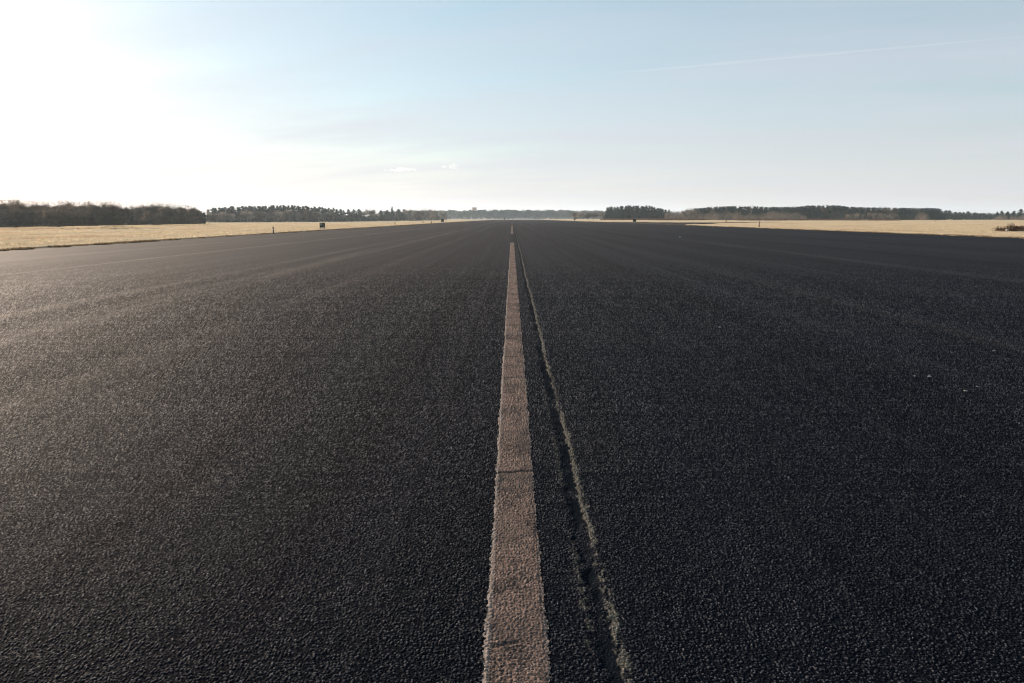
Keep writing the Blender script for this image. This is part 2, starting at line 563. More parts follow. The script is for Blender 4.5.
# ------------------------------------------------------------------ ground
def ground_z(x, y):
    x, y = np.asarray(x, float), np.asarray(y, float)
    left = smooth(24, 120, -x)
    z = -left * (1.25 + 0.65 * (1 - smooth(180, 420, y)))
    z = np.where(x > EDGE_R, 0.10 * smooth(40, 120, x), z)
    bump = 0.10 * (vnoise(x / 3.0, y / 3.0, 91) - 0.5) + 0.25 * (vnoise(x / 17.0, y / 17.0, 92) - 0.5)
    out = np.maximum(smooth(0.5, 8, EDGE_L - x), smooth(0.5, 8, x - EDGE_R))
    z = z + bump * out + 0.035
    inside = (x > EDGE_L + 0.02) & (x < EDGE_R - 0.02)
    return np.where(inside & (y < END_Y + 300), -0.25, z)


gx = np.concatenate([-np.geomspace(6600, 130, 26)[:-1], -np.arange(130, 22.9, -0.9), [-22.72, -22.5, 0, 36.6, 36.92],
                     np.arange(37.4, 140, 0.9), np.geomspace(141, 6600, 26)])
gy = np.concatenate([np.arange(-60, 0, 6.0), np.arange(0, 200, 0.9), np.geomspace(201, 6600, 90)])
GX, GY = np.meshgrid(gx, gy)
GZ = ground_z(GX, GY)
gn = len(gx)
ii = (np.arange(len(gy) - 1)[:, None] * gn + np.arange(gn - 1)[None]).ravel()
tag(mesh_obj('ground', np.stack([GX, GY, GZ], -1).reshape(-1, 3), np.stack([ii, ii + 1, ii + 1 + gn, ii + gn], 1), M['field'], shade=True), kind='structure')


# ------------------------------------------------------------------ dry grass
def blades(name, px, py, hgt, wid, mat, per=3):
    n = len(px)
    px, py, hgt = np.repeat(px, per), np.repeat(py, per), np.repeat(hgt, per)
    m = n * per
    a = rng.uniform(0, 2 * np.pi, m)
    lean = rng.uniform(0.1, 0.7, m) * hgt
    la = rng.uniform(0, 2 * np.pi, m)
    jx, jy = px + rng.normal(0, 0.05, m), py + rng.normal(0, 0.05, m)
    gz = ground_z(jx, jy)
    gz = np.where(gz < -0.2, 0.0, gz) - 0.01
    w = wid * rng.uniform(0.6, 1.4, m)
    h = hgt * rng.uniform(0.5, 1.1, m)
    b0 = np.stack([jx - np.cos(a) * w, jy - np.sin(a) * w, gz], 1)
    b1 = np.stack([jx + np.cos(a) * w, jy + np.sin(a) * w, gz], 1)
    t = np.stack([jx + np.cos(la) * lean, jy + np.sin(la) * lean, gz + h], 1)
    v = np.stack([b0, b1, t], 1).reshape(-1, 3)
    return tag(mesh_obj(name, v, np.arange(len(v)).reshape(-1, 3), mat), kind='stuff')


def spots(n, x0, x1, y0, y1, pw=1.6):
    y = y0 + (y1 - y0) * rng.random(n) ** pw
    return rng.uniform(x0, x1, n), y


xa, ya = spots(60000, -80, EDGE_L - 0.25, 22, 190)
xb, yb = spots(52000, EDGE_R + 0.25, 120, 40, 190)
gxs, gys = np.concatenate([xa, xb]), np.concatenate([ya, yb])
keep = vnoise(gxs / 2.5, gys / 2.5, 15) > 0.45
keep &= ~((gxs > 36) & (gxs < 97) & (gys > 136) & (gys < 266) & (gys > 146 + (gxs - 37) * 1.7))
gxs, gys = gxs[keep], gys[keep]
blades('dry_grass', gxs, gys, rng.uniform(0.04, 0.13, len(gxs)), 0.035, M['straw'], 4)
# ragged verge where the grass creeps over the asphalt
ye = 20 + 300 * rng.random(16000) ** 1.8
lump = 0.6 * vnoise(ye / 0.55, ye * 0, 17) + 0.4 * vnoise(ye / 3.0, ye * 0, 19)
xe = EDGE_L + 0.25 - np.abs(rng.normal(0, 0.22, len(ye))) + (lump - 0.5) * 0.7
yr = 35 + 300 * rng.random(12000) ** 1.8
xr = EDGE_R - 0.25 + np.abs(rng.normal(0, 0.22, len(yr))) - (vnoise(yr / 1.7, yr * 0, 18) - 0.5) * 0.7
hh = np.concatenate([0.02 + 0.10 * smooth(0.45, 0.8, lump), np.full(len(yr), 0.07)])
blades('verge_grass', np.concatenate([xe, xr]), np.concatenate([ye, yr]), hh, 0.03, M['edge_straw'], 4)


# ------------------------------------------------------------------ trees
def leaf_cloud(pts, size, squash=0.5, up=None):
    """one small irregular triangle per point"""
    n = len(pts)
    a = rng.normal(0, 1, (n, 3))
    a /= np.linalg.norm(a, axis=1)[:, None]
    b = np.cross(a, rng.normal(0, 1, (n, 3)))
    b /= np.linalg.norm(b, axis=1)[:, None]
    if up is not None:
        a = a * 0.55 + up
        a /= np.linalg.norm(a, axis=1)[:, None]
    sz = size * rng.uniform(0.6, 1.5, n)[:, None]
    v = np.stack([pts - b * sz * squash, pts + b * sz * squash, pts + a * sz * 1.6], 1).reshape(-1, 3)
    return v


def birch(seed, H=9.0, spread=2.2, dense=1500, twig='twig', low=0.12):
    r = np.random.default_rng(seed)
    mb = MB()
    top = Vector((r.normal(0, .3), r.normal(0, .3), H * 0.82))
    stem = [Vector((0, 0, -0.4)), Vector((r.normal(0, .1), r.normal(0, .1), H * .3)), Vector((r.normal(0, .25), r.normal(0, .25), H * .55)), top]
    mb.tube(stem, [0.014 * H, 0.012 * H, 0.008 * H, 0.002 * H], 6)
    limbs = []
    for i in range(14):
        t = r.uniform(low, 0.75)
        z = H * (0.10 + 0.75 * t)
        p = Vector((0, 0, z))
        a = r.uniform(0, 2 * math.pi)
        reach = spread * (1.0 - 0.55 * max(0, t - .35)) * r.uniform(.55, 1.05)
        q = p + Vector((math.cos(a) * reach * .5, math.sin(a) * reach * .5, H * .09))
        e = p + Vector((math.cos(a) * reach, math.sin(a) * reach, H * r.uniform(.12, .24)))
        mb.tube([p, q, e], [0.006 * H, 0.004 * H, 0.0012 * H], 4, False)
        limbs.append((p, q, e))
    cl = []
    for (p, q, e) in limbs:
        m = dense // 16
        t = r.random(m) ** 0.7
        base = np.array(p)[None] * (1 - t)[:, None] + np.array(e)[None] * t[:, None]
        cl.append(base + r.normal(0, 1, (m, 3)) * np.array([.33, .33, .36]) * spread * .45)
    m = dense // 8
    t = r.random(m)
    cl.append(np.stack([r.normal(0, .5, m) * spread, r.normal(0, .5, m) * spread, H * (.30 + .68 * t)], 1))
    cl.append(np.stack([r.normal(0, .5, m) * spread, r.normal(0, .5, m) * spread, H * (.06 + .5 * r.random(m))], 1))
    pts = np.concatenate(cl)
    pts = pts[(pts[:, 2] > .2)]
    lump = 0.80 + 0.42 * vnoise(np.arctan2(pts[:, 1], pts[:, 0]) * 1.3 + 9, pts[:, 2] / H * 5, seed)
    ell = (pts[:, 0] ** 2 + pts[:, 1] ** 2) / (1.25 * spread) ** 2 + ((pts[:, 2] - .50 * H) / (.50 * H)) ** 2
    pts = pts[ell < lump + .12 * r.random(len(pts))]
    up = np.stack([pts[:, 0] * .25, pts[:, 1] * .25, np.full(len(pts), .75)], 1)
    v = leaf_cloud(pts, 0.024 * H, 0.26, up)
    return mb, v


def pine(seed, H=11.0, spread=2.3, dense=1500, bare=0.12):
    r = np.random.default_rng(seed)
    mb = MB()
    mb.tube([(0, 0, -.4), (r.normal(0, .1), r.normal(0, .1), H * .5), (0, 0, H * .97)], [0.016 * H, .011 * H, .002 * H], 6)
    cl = []
    nwh = 13
    for i in range(nwh):
        t = i / (nwh - 1)
        z = H * (bare + (0.97 - bare) * t)
        rad = spread * (1 - t) ** 0.5 * r.uniform(.8, 1.1) + .12
        for j in range(6):
            a = r.uniform(0, 2 * math.pi)
            L = rad * r.uniform(.55, 1.1)
            dz = H * r.uniform(-.02, .045)
            p, e = Vector((0, 0, z)), Vector((math.cos(a) * L, math.sin(a) * L, z + dz))
            mb.tube([p, e], [0.004 * H, .001 * H], 3, False)
            m = max(6, int(dense / (nwh * 6) * (0.5 + 1.1 * (1 - t))))
            q = r.random(m) ** .6
            base = np.array(p)[None] * (1 - q)[:, None] + np.array(e)[None] * q[:, None]
            cl.append(base + r.normal(0, 1, (m, 3)) * np.array([.26, .26, .16]) * (.5 + .5 * rad / spread))
    pts = np.concatenate(cl)
    v = leaf_cloud(pts, 0.024 * H, 0.55)
    return mb, v


def shrub(seed, H=3.5, W=3.0, dense=2400):
    r = np.random.default_rng(seed)
    mb = MB()
    for i in range(9):
        a, L = r.uniform(0, 2 * math.pi), r.uniform(.4, .9)
        mb.tube([(0, 0, -.2), (math.cos(a) * L * W * .25, math.sin(a) * L * W * .25, H * .4), (math.cos(a) * L * W * .5, math.sin(a) * L * W * .5, H * r.uniform(.6, .9))],
                [.03, .02, .006], 4, False)
    d = r.normal(0, 1, (dense, 3))
    d /= np.linalg.norm(d, axis=1)[:, None]
    d[:, 2] = np.abs(d[:, 2])
    lump = 0.8 + 0.35 * vnoise(d[:, 0] * 2.5 + seed, d[:, 1] * 2.5 + d[:, 2] * 2, seed)
    rr = (r.random(dense) ** .4 * lump)[:, None]
    pts = d * rr * np.array([W / 2, W / 2, H * .95])
    up = np.concatenate([d[:, :2] * .5, np.full((dense, 1), .5)], 1)
    return mb, leaf_cloud(pts, .034 * H, .28, up)


def tree_mesh(kind, seed, **kw):
    fn, bark, leaf = {'birch': (birch, 'bark', 'twig'), 'pale': (birch, 'pale_bark', 'pale_twig'), 'pine': (pine, 'bark', 'pine'),
                      'shrub': (shrub, 'pale_bark', 'pale_twig'), 'dark_shrub': (shrub, 'bark', 'under')}[kind]
    mb, v = fn(seed, **kw)
    tr = bpy.data.meshes.new('trunk')
    tr.from_pydata(mb.v, [], mb.f)
    tr.materials.append(M[bark])
    cr = bpy.data.meshes.new('crown')
    n = len(v)
    cr.vertices.add(n)
    cr.vertices.foreach_set('co', v.astype(np.float32).ravel())
    cr.loops.add(n)
    cr.loops.foreach_set('vertex_index', np.arange(n, dtype=np.int32))
    cr.polygons.add(n // 3)
    cr.polygons.foreach_set('loop_start', np.arange(0, n, 3, dtype=np.int32))
    cr.polygons.foreach_set('loop_total', np.full(n // 3, 3, np.int32))
    cr.update(calc_edges=True)
    cr.materials.append(M[leaf])
    top = float(np.percentile(v[:, 2], 99))
    return tr, cr, top


LIB = {
    'birch': [tree_mesh('birch', 100 + i, H=9.0, spread=random.uniform(1.9, 2.6), dense=4200) for i in range(6)],
    'pale': [tree_mesh('pale', 200 + i, H=9.0, spread=random.uniform(1.9, 2.6), dense=3600) for i in range(4)],
    'pine': [tree_mesh('pine', 300 + i, H=11.0, spread=random.uniform(2.2, 3.0), dense=3200) for i in range(6)],
    'shrub': [tree_mesh('shrub', 400 + i, H=3.5, W=random.uniform(4.0, 5.5)) for i in range(4)],
    'dark_shrub': [tree_mesh('dark_shrub', 500 + i, H=3.0, W=random.uniform(3.5, 5.0)) for i in range(3)],
}
NAME = {'birch': 'birch_tree', 'pale': 'birch_tree', 'pine': 'pine_tree', 'shrub': 'shrub', 'dark_shrub': 'shrub'}
CAT = {'birch': 'tree', 'pale': 'tree', 'pine': 'tree', 'shrub': 'shrub', 'dark_shrub': 'shrub'}


def plant(kind, px, D, top_py, label, group, fat=1.0):
    """a tree whose foot stands at column px, D metres ahead, and whose tip reaches row top_py"""
    X = x_at(px, D)
    z = float(ground_z(X, D))
    H = far_point(px, top_py, D).z - z
    tr, cr, top = random.choice(LIB[kind])
    sc = H / top
    w = sc * fat * random.uniform(.9, 1.12)
    o = empty(NAME[kind], (X, D, z), label, CAT[kind], group, random.uniform(0, 6.28), (w, w, sc))
    for nm, me in (('trunk', tr), ('crown', cr)):
        c = bpy.data.objects.new(nm, me)
        C.objects.link(c)
        c.parent = o
    return o


def interp(tab, x):
    return float(np.interp(x, [a for a, _ in tab], [b for _, b in tab]))


def row(kinds, x0, x1, step, D, tops, drop, labels, group, jitter=None, fat=1.0, dj=4.0):
    x = x0
    i = 0
    while x <= x1:
        kd = random.choice(kinds) if isinstance(kinds, (list, tuple)) else kinds
        px = x + random.uniform(-.25, .25) * step
        t = interp(tops, px) + drop + random.uniform(-.2, 1.6) * (jitter if jitter is not None else 1.0)
        plant(kd, px, (D(px) if callable(D) else D) + random.uniform(-dj, dj), t, labels[kd], group, fat)
        x += step * random.uniform(.8, 1.2)
        i += 1


# wood A: bare birches at the left edge of the picture
topA = [(-60, 201.5), (0, 201.5), (28, 202.5), (35, 203.5), (60, 203), (80, 204), (100, 202.5), (115, 203), (126, 205), (134, 209)]
topB = [(128, 208), (136, 205.5), (145, 204.5), (160, 204), (175, 205), (190, 206), (198, 209), (207, 213)]
topC = [(206, 210), (212, 208), (260, 206), (300, 206.2), (325, 208), (345, 209.5), (365, 209), (395, 208.5), (420, 209), (445, 209.5)]
row('birch', -62, 125, 4.6, 234, topA, 0.0, {'birch': 'bare brown birch on the skyline of the nearest wood beside the left grass'}, 'tall birches of the nearest wood', 0.7, fat=1.3, dj=6)
row('birch', -58, 126, 8.0, 222, topA, 5.5, {'birch': 'shorter bare birch in the front row of the nearest wood beside the left grass'}, 'low birches of the nearest wood', 3.0, fat=1.25)
row('birch', 137, 199, 5.2, 305, topB, 0.0, {'birch': 'brown birch of the rounded clump between the nearest wood and the skyline gap'}, 'birches of the rounded clump', 0.7, fat=1.5, dj=8)
row('birch', 134, 203, 11.0, 292, topB, 7.5, {'birch': 'low birch at the foot of the rounded clump left of the skyline gap'}, 'low birches of the rounded clump', 2.5, fat=1.5)
plant('pale', 209, 330, 208.5, 'slim pale birch standing alone in the skyline gap left of the mixed wood', None, 0.7)
plant('birch', 67, 240, 200.8, 'round topped birch rising above the skyline of the nearest wood', None, 1.3)
plant('birch', 17, 236, 199.6, 'thin wispy birch poking highest out of the nearest wood', None, 0.6)
plant('dark_shrub', 5, 212, 215.5, 'dark rounded bush in front of the nearest wood at the frame edge', None, 1.1)
plant('birch', 122, 226, 212.5, 'low brown birch closing the right end of the nearest wood', None, 1.5)
# wood C: pines behind pale birches, running away along the left side
DC = lambda px: float(np.interp(px, [206, 330, 445], [450, 560, 900]))
row('pine', 214, 345, 2.9, lambda p: DC(p) + 25, topC, -0.3, {'pine': 'dark pine on the skyline of the mixed wood behind the black marker board'}, 'pines of the mixed wood', 0.9, fat=1.75, dj=8)
row(['pale', 'birch'], 212, 350, 6.5, DC, topC, 4.0, {'pale': 'pale bare birch before the dark pines of the mixed wood', 'birch': 'brown bare birch before the dark pines of the mixed wood'}, 'birches of the mixed wood', 2.0, fat=1.9, dj=6)
row(['pale', 'birch', 'pine'], 350, 446, 5.0, DC, topC, 0.4, {'pale': 'small pale birch in the receding wood left of the far tower', 'birch': 'small brown birch in the receding wood left of the far tower', 'pine': 'small dark pine in the receding wood left of the far tower'}, 'trees of the receding wood', 1.3, fat=2.1, dj=10)
plant('pine', 392.5, 690, 207, 'tallest dark pine spire of the receding wood left of the far tower', None, 0.9)
# right side
topF = [(602, 211), (608, 207), (620, 206), (635, 205.6), (648, 206), (660, 208), (672, 210.5)]
row('pine', 607, 670, 2.6, 640, topF, 0.0, {'pine': 'dark pine of the spiky stand above the right runway board'}, 'pines of the spiky stand', 0.6, fat=1.6, dj=12)
row('pine', 627, 668, 6.5, 610, topF, 4.0, {'pine': 'shorter dark pine along the front of the spiky stand'}, 'front pines of the spiky stand', 2.0, fat=1.5, dj=6)
row(['pale', 'birch'], 575, 628, 6.0, 760, [(570, 211.5), (630, 211)], 0.3, {'pale': 'hazy pale birch between the far wood and the spiky pine stand', 'birch': 'hazy brown birch between the far wood and the spiky pine stand'}, 'hazy birches beside the spiky stand', 1.2, fat=2.4, dj=15)
topH = [(668, 210.5), (680, 209.5), (700, 208), (720, 206.3), (770, 206.8), (795, 207), (805, 205.5), (835, 205.5), (850, 207), (900, 207.8), (938, 208.2), (945, 210.5)]
row(['pine'] * 7 + ['birch'], 690, 940, 2.3, 600, topH, 0.2, {'pine': 'dark pine in the long dense stand beyond the right grass', 'birch': 'brown leafless tree between the dark pines of the long right stand'}, 'trees of the long right stand', 0.4, fat=1.9, dj=15)
row(['pine', 'dark_shrub'], 800, 938, 7.5, 560, topH, 5.0, {'pine': 'shorter dark pine along the front of the long right stand', 'dark_shrub': 'dark bush at the foot of the long right stand'}, 'front edge of the long right stand', 2.5, fat=1.5, dj=8)
row(['pale', 'shrub'], 668, 692, 5.0, 570, [(660, 211), (700, 209.5)], 0.0, {'pale': 'pale bare birch between the spiky stand and the long stand', 'shrub': 'pale bare thicket between the spiky stand and the long stand'}, 'pale trees between two pine stands', 1.5, fat=1.4, dj=8)
row('shrub', 704, 806, 6.5, 520, [(700, 212), (720, 210), (745, 213), (775, 211.5), (806, 213.5)], 0.0, {'shrub': 'pale rounded bare thicket before the long right pine stand'}, 'pale thickets before the long right stand', 2.0, fat=1.1, dj=10)
row(['pale', 'shrub'], 846, 894, 6.0, 548, [(840, 214), (868, 212.6), (895, 214)], 0.0, {'pale': 'pale bare birch in the middle gap of the long right stand', 'shrub': 'pale bare thicket in the middle gap of the long right stand'}, 'pale trees before the long right stand', 1.0, fat=1.7, dj=4)
row('dark_shrub', 842, 900, 6.0, 525, [(840, 215.5), (900, 215.5)], 0.0, {'dark_shrub': 'low dark bush before the pale gap of the long right stand'}, 'dark bushes before the pale gap', 1.5, fat=1.4, dj=4)
plant('shrub', 922, 470, 212.7, 'lone pale dome shaped shrub before the dark end of the long stand', None, 1.0)
row('pine', 944, 990, 5.0, 800, [(940, 210.3), (960, 211), (980, 213), (992, 214)], 0.0, {'pine': 'distant low pine in the dip of the right skyline'}, 'low pines in the skyline dip', 0.8, fat=2.6, dj=15)
row('pine', 995, 1075, 6.0, 600, [(990, 213), (1000, 210.5), (1030, 209), (1075, 209)], 0.0, {'pine': 'spiky pine of the last stand at the right frame edge'}, 'pines of the last right stand', 1.2, fat=1.8, dj=10)
row('shrub', 996, 1060, 9.0, 560, [(990, 214), (1060, 213)], 0.6, {'shrub': 'pale thicket before the last pine stand at the right frame edge'}, 'pale thickets before the last right stand', 1.5, fat=1.1, dj=6)


# undergrowth strips along the foot of the woods: nobody could count it
def strip(name, segs, mat, size):
    vs = []
    for x0, x1, d0, d1, h, depth, n in segs:
        t = rng.random(n)
        px = x0 + (x1 - x0) * t
        D = d0 + (d1 - d0) * t + rng.uniform(0, depth, n)
        XX = np.array([x_at(a, b) for a, b in zip(px, D)])
        hz = h * (0.5 + 0.8 * vnoise(XX / 5, D / 9, 8))
        z = ground_z(XX, D) + rng.random(n) ** .8 * hz
        vs.append(leaf_cloud(np.stack([XX, D, z], 1), size * d0 / 300, .7))
    v = np.concatenate(vs)
    return tag(mesh_obj(name, v, np.arange(len(v)).reshape(-1, 3), mat), kind='stuff')


strip('undergrowth', [(-70, 134, 228, 242, 6.2, 14, 16000), (128, 206, 300, 330, 5.2, 14, 8000), (206, 350, 455, 590, 4.0, 25, 6500), (350, 447, 600, 930, 5.5, 30, 4500),
                      (604, 672, 640, 640, 4.0, 20, 2800), (668, 945, 590, 600, 5.0, 25, 10000), (940, 1080, 620, 800, 5.0, 25, 3500)], M['under'], .42)
strip('heather', [(655, 705, 520, 500, 1.2, 8, 1200), (735, 900, 430, 430, .9, 6, 2600), (600, 690, 560, 560, 1.4, 10, 900)], M['heather'], .25)


# far wood closing the view at the end of the runway
def far_wood():
    vs = []
    for D0, n, tab in ((1500, 42000, [(380, 211), (445, 210.2), (480, 210.3), (512, 210), (545, 210.2), (575, 210.6), (610, 210.8), (650, 212)]),
                       (2300, 22000, [(430, 209.9), (500, 209.6), (560, 209.8), (700, 211), (1000, 213), (1060, 213.5)]),
                       (2300, 7000, [(930, 213.3), (1060, 213.5)])):
        px = rng.uniform(tab[0][0], tab[-1][0], n)
        D = D0 + rng.uniform(0, 120, n)
        XX = (px - 512) / FPX * D * CP
        topz = np.array([far_point(512, interp(tab, a), D0).z for a in px])
        topz = topz * (0.80 + 0.26 * vnoise(XX / 9.0, D * 0, 6) ** 0.8)
        z = topz * rng.random(n) ** .7
        vs.append(leaf_cloud(np.stack([XX, D, z], 1), 1.15 * D0 / 1500, .8))
    v = np.concatenate(vs)
    return tag(mesh_obj('distant_wood', v, np.arange(len(v)).reshape(-1, 3), M['pine']), kind='stuff')


far_wood()


# ------------------------------------------------------------------ runway boards and posts
def board(px, py_base, W, H, label, D=None, mark=True):
    g = ground_point(px, py_base)
    Dd = D or g.y
    Xx = x_at(px, Dd)
    z = max(float(ground_z(Xx, Dd)), 0.0)
    o = empty('runway_board', (Xx, Dd, z), label, 'sign', 'black boards along the runway edges', random.uniform(-.08, .08))
    MB().box((0, 0, .06), (W * 1.1, .34, .14), .015).build('base', M['slab'], o)
    for s_ in (-1, 1):
        MB().tube([(s_ * W * .33, 0, .12), (s_ * W * .33, 0, .22)], [.03, .03], 8).build('leg', M['grey'], o)
    MB().box((0, 0, .2 + H / 2), (W, .16, H), .02).build('panel', M['black'], o)
    if mark:
        f = MB()
        f.box((-W * .17, -.084, .2 + H * .68), (W * .30, .008, H * .42))
        f.build('plate', M['marker'], o)
        MB().box((W * .20, -.084, .2 + H * .42), (W * .09, .008, H * .72)).build('stripe', M['marker'], o)
    return o


M['marker'] = simple('faded_marking', (0.22, 0.27, 0.26), 0.7, 0.2, 0.2, 6.0)
board(322.5, 229.6, .68, .62, 'black board with pale faded marks on a light base, left verge before the pines', D=90)
board(634.5, 222.4, 1.15, 1.05, 'plain black board on the right verge below the spiky pine stand', mark=False, D=246)
board(442.5, 221.6, .95, .95, 'small black board on the left verge near the far tower', mark=False, D=250)
board(574.5, 220.4, 1.2, 1.35, 'tiny dark board on the right verge close to the runway end', mark=False, D=470)
board(504.5, 220.0, .8, 1.8, 'dark upright board standing out on the far end of the runway', mark=False, D=650)


def marker_post(px, D, H, rad, label, two):
    Xx = x_at(px, D)
    z = max(float(ground_z(Xx, D)), 0.0)
    o = empty('marker_post', (Xx, D, z), label, 'post', 'marker posts on the verges')
    MB().lathe([(rad * 2.1, -.02), (rad * 2.1, .05), (rad * 1.4, .08)], 12).build('base', M['soil'], o)
    MB().lathe([(rad, .05), (rad, H * .72), (rad * .95, H * .74)], 12).build('post', M['wood'] if two else M['grey'], o)
    MB().lathe([(rad * 1.06, H * .74), (rad * 1.06, H * .92), (rad * .8, H)], 12).build('cap', M['wood'] if two else M['black'], o)
    if two:
        MB().box((-rad * 2.2, -.02, H * .84), (.10, .03, .16), .008).build('reflector', M['white'], o)
    else:
        MB().lathe([(rad * 1.1, H * .55), (rad * 1.1, H * .63)], 12).build('band', M['white'], o)
    return o


marker_post(273.5, 64.5, .66, .055, 'dark grey stake with pale band at the left asphalt edge', False)
marker_post(759, 113, .92, .085, 'brown wooden post with a white reflector on the right verge', True)
marker_post(395, 165, .62, .09, 'short brown stub in the left grass, closest to the grey stake', True)
marker_post(423, 215, .65, .10, 'short brown stub in the left grass, halfway to the small board', True)
marker_post(431.5, 200, .6, .09, 'short brown stub at the left asphalt edge before the small board', True)
marker_post(726, 205, .8, .12, 'stubby brown post beside the taxiway strip', True)
marker_post(935, 290, .9, .14, 'lone brown post far out in the right grass', True)


# ------------------------------------------------------------------ brushwood heap on the right verge
def brush():
    g = Vector((x_at(1012, 74), 74, 0))
    g.z = float(ground_z(g.x, g.y))
    o = empty('brush_pile', g, 'dark heap of dead branches and turf on the right verge at the frame edge', 'brush pile')
    r = np.random.default_rng(3)
    mb = MB()
    nx, ny = 40, 18
    v, f = [], []
    for j in range(ny):
        for i in range(nx):
            u, w = i / (nx - 1) * 2 - 1, j / (ny - 1) * 2 - 1
            x, y = u * 2.6 + .5, w * 1.1
            h = .42 * max(0, 1 - (u * .9) ** 2 - w ** 2) ** .6
            h *= (0.35 + .75 * float(smooth(-.4, .1, np.array(u)))) * (.7 + .6 * float(vnoise(np.array(x * 2.2), np.array(y * 2.2), 4)))
            v.append((x, y, h - .03))
    for j in range(ny - 1):
        for i in range(nx - 1):
            a = j * nx + i
            f.append((a, a + 1, a + 1 + nx, a + nx))
    mesh_obj('mound', v, f, M['soil'], o, True)
    for i in range(420):
        u = r.uniform(-.75, 1)
        big = 1.0 if u > -.15 else .4
        c = Vector((u * 2.5 + .5, r.normal(0, .5), r.uniform(.05, .42) * big))
        d = Vector((r.normal(0, 1), r.normal(0, 1), r.normal(0, .55))).normalized() * r.uniform(.15, .5)
        mb.tube([c - d, c + d * .2 + Vector((0, 0, r.normal(0, .04))), c + d], [.022, .014, .004], 4, False)
    for i in range(40):
        c = Vector((r.normal(-.25, .14), r.normal(0, .2), r.uniform(.3, .75)))
        d = Vector((r.normal(0, .4), r.normal(0, .4), 1)).normalized() * .22
        mb.tube([c - d, c + d], [.016, .004], 4, False)
    mb.build('branches', M['stick'], o)
    pts = np.stack([r.uniform(-1.2, 3, 900), r.normal(0, .55, 900), r.uniform(.02, .5, 900)], 1)
    vv = leaf_cloud(pts, .06, .6)
    mesh_obj('dead_leaves', vv, np.arange(len(vv)).reshape(-1, 3), M['stick'], o)
    MB().lathe([(.12, -.05), (.17, .06), (.13, .17), (.04, .2)], 9, (-1.05, -.7, 0)).build('stone', M['slab'], o, True)


brush()

# ------------------------------------------------------------------ tower block beyond the woods
tp = far_point(474.2, 214, 2150)
tw = empty('tower_block', (tp.x, 2150, 0), 'small blocky tower rising above the far treeline left of the runway end', 'building', None, .25)
MB().box((0, 0, 17), (13.5, 12, 34), .1).build('wall', M['brick'], tw)
MB().box((0, 0, 34.6), (14, 12.5, 1.1), .1).build('roof', M['brick'], tw)
for i in range(9):
    for j in range(3):
        MB().box((-4 + 4 * j, -6.02, 5 + 3.2 * i), (2.0, .1, 1.5)).build('window', M['glass'], tw)


# ------------------------------------------------------------------ pale chips on the asphalt
def chip(px, py, L, label):
    g = ground_point(px, py)
    r = np.random.default_rng(int(px))
    mb = MB()
    mb.lathe([(L * .35, 0), (L * .5, L * .08), (L * .42, L * .22), (L * .15, L * .3)], 8)
    v = [(a * (1 + r.normal(0, .12)), b * .6 * (1 + r.normal(0, .12)), c * .8) for a, b, c in mb.v]
    o = mesh_obj('stone_chip', v, mb.f, M['stone'])
    o.location = (g.x, g.y, .003)
    o.rotation_euler = (0, 0, r.uniform(-.5, .5))
    tag(o, label, 'stone', 'pale stone chips on the asphalt')


chip(929.5, 377, .040, 'largest pale stone chip, beside a smaller one on the right asphalt')
chip(914.5, 376.5, .024, 'small pale stone chip just left of the largest chip')
chip(965.5, 391.5, .034, 'pale stone chip lower right of the largest chip')
chip(994, 351, .034, 'pale stone chip close to the right frame edge, topmost of the scatter')
chip(977, 387, .022, 'tiny pale stone chip above the lower right chip')
chip(719.5, 327.5, .034, 'lone pale stone chip on the asphalt midway out right of the seam')
chip(680, 237.3, .20, 'bright pale scrap far out on the right asphalt near the taxiway wedge')

# ------------------------------------------------------------------ sky things: two small clouds and a contrail
def vol_mat(name, dens, aniso=0.3, noise=0.0, scale=0.01):
    m = bpy.data.materials.new(name)
    m.use_nodes = True
    t = m.node_tree
    t.nodes.clear()
    out = t.nodes.new('ShaderNodeOutputMaterial')
    p = t.nodes.new('ShaderNodeVolumePrincipled')
    p.inputs['Color'].default_value = (0.97, 0.97, 0.97, 1)
    p.inputs['Density'].default_value = dens
    p.inputs['Anisotropy'].default_value = aniso
    p.inputs['Density Attribute'].default_value = ''
    m.cycles.homogeneous_volume = True
    t.links.new(p.outputs[0], out.inputs['Volume'])
    return m


M['cloud'] = vol_mat('cloud_vapour', 0.0022)
M['trail'] = vol_mat('contrail_vapour', 0.0016)


def cloud(px, py, wpx, hpx, n, label, Y=9000):
    c = far_point(px, py, Y)
    q = Y / FPX
    o = None
    import bmesh
    bm = bmesh.new()
    r = np.random.default_rng(int(px))
    ph = r.uniform(0, 6, 8)
    for i in range(n):
        fx = r.uniform(-.75, .75) if i else .05
        sz = (1 - .7 * abs(fx)) * r.uniform(.5, 1.1)
        oz = r.uniform(-.15, .7) * (1 - abs(fx))
        ret = bmesh.ops.create_icosphere(bm, subdivisions=3, radius=1.0)
        for v in ret['verts']:
            d = v.co.normalized()
            k_ = 0.55 + 0.8 * float(vnoise(np.array(d.x * 2.6 + ph[i % 8] * 9), np.array(d.z * 2.6 + d.y * 2), 3)) + .35 * float(vnoise(np.array(d.x * 7 + ph[2]), np.array(d.z * 7 + d.y * 5 + i), 5)) - .2
            v.co = Vector((fx * wpx * q / 2 + d.x * k_ * wpx * q * .15 * sz, d.y * k_ * wpx * q * .15, (oz + max(d.z, -.5) * k_ * .55 * sz) * hpx * q / 2))
    me = bpy.data.meshes.new('cloud')
    bm.to_mesh(me)
    bm.free()
    me.materials.append(M['cloud'])
    o = bpy.data.objects.new('cloud', me)
    C.objects.link(o)
    o.location = c
    tag(o, label, 'cloud', 'small clouds low over the runway end')


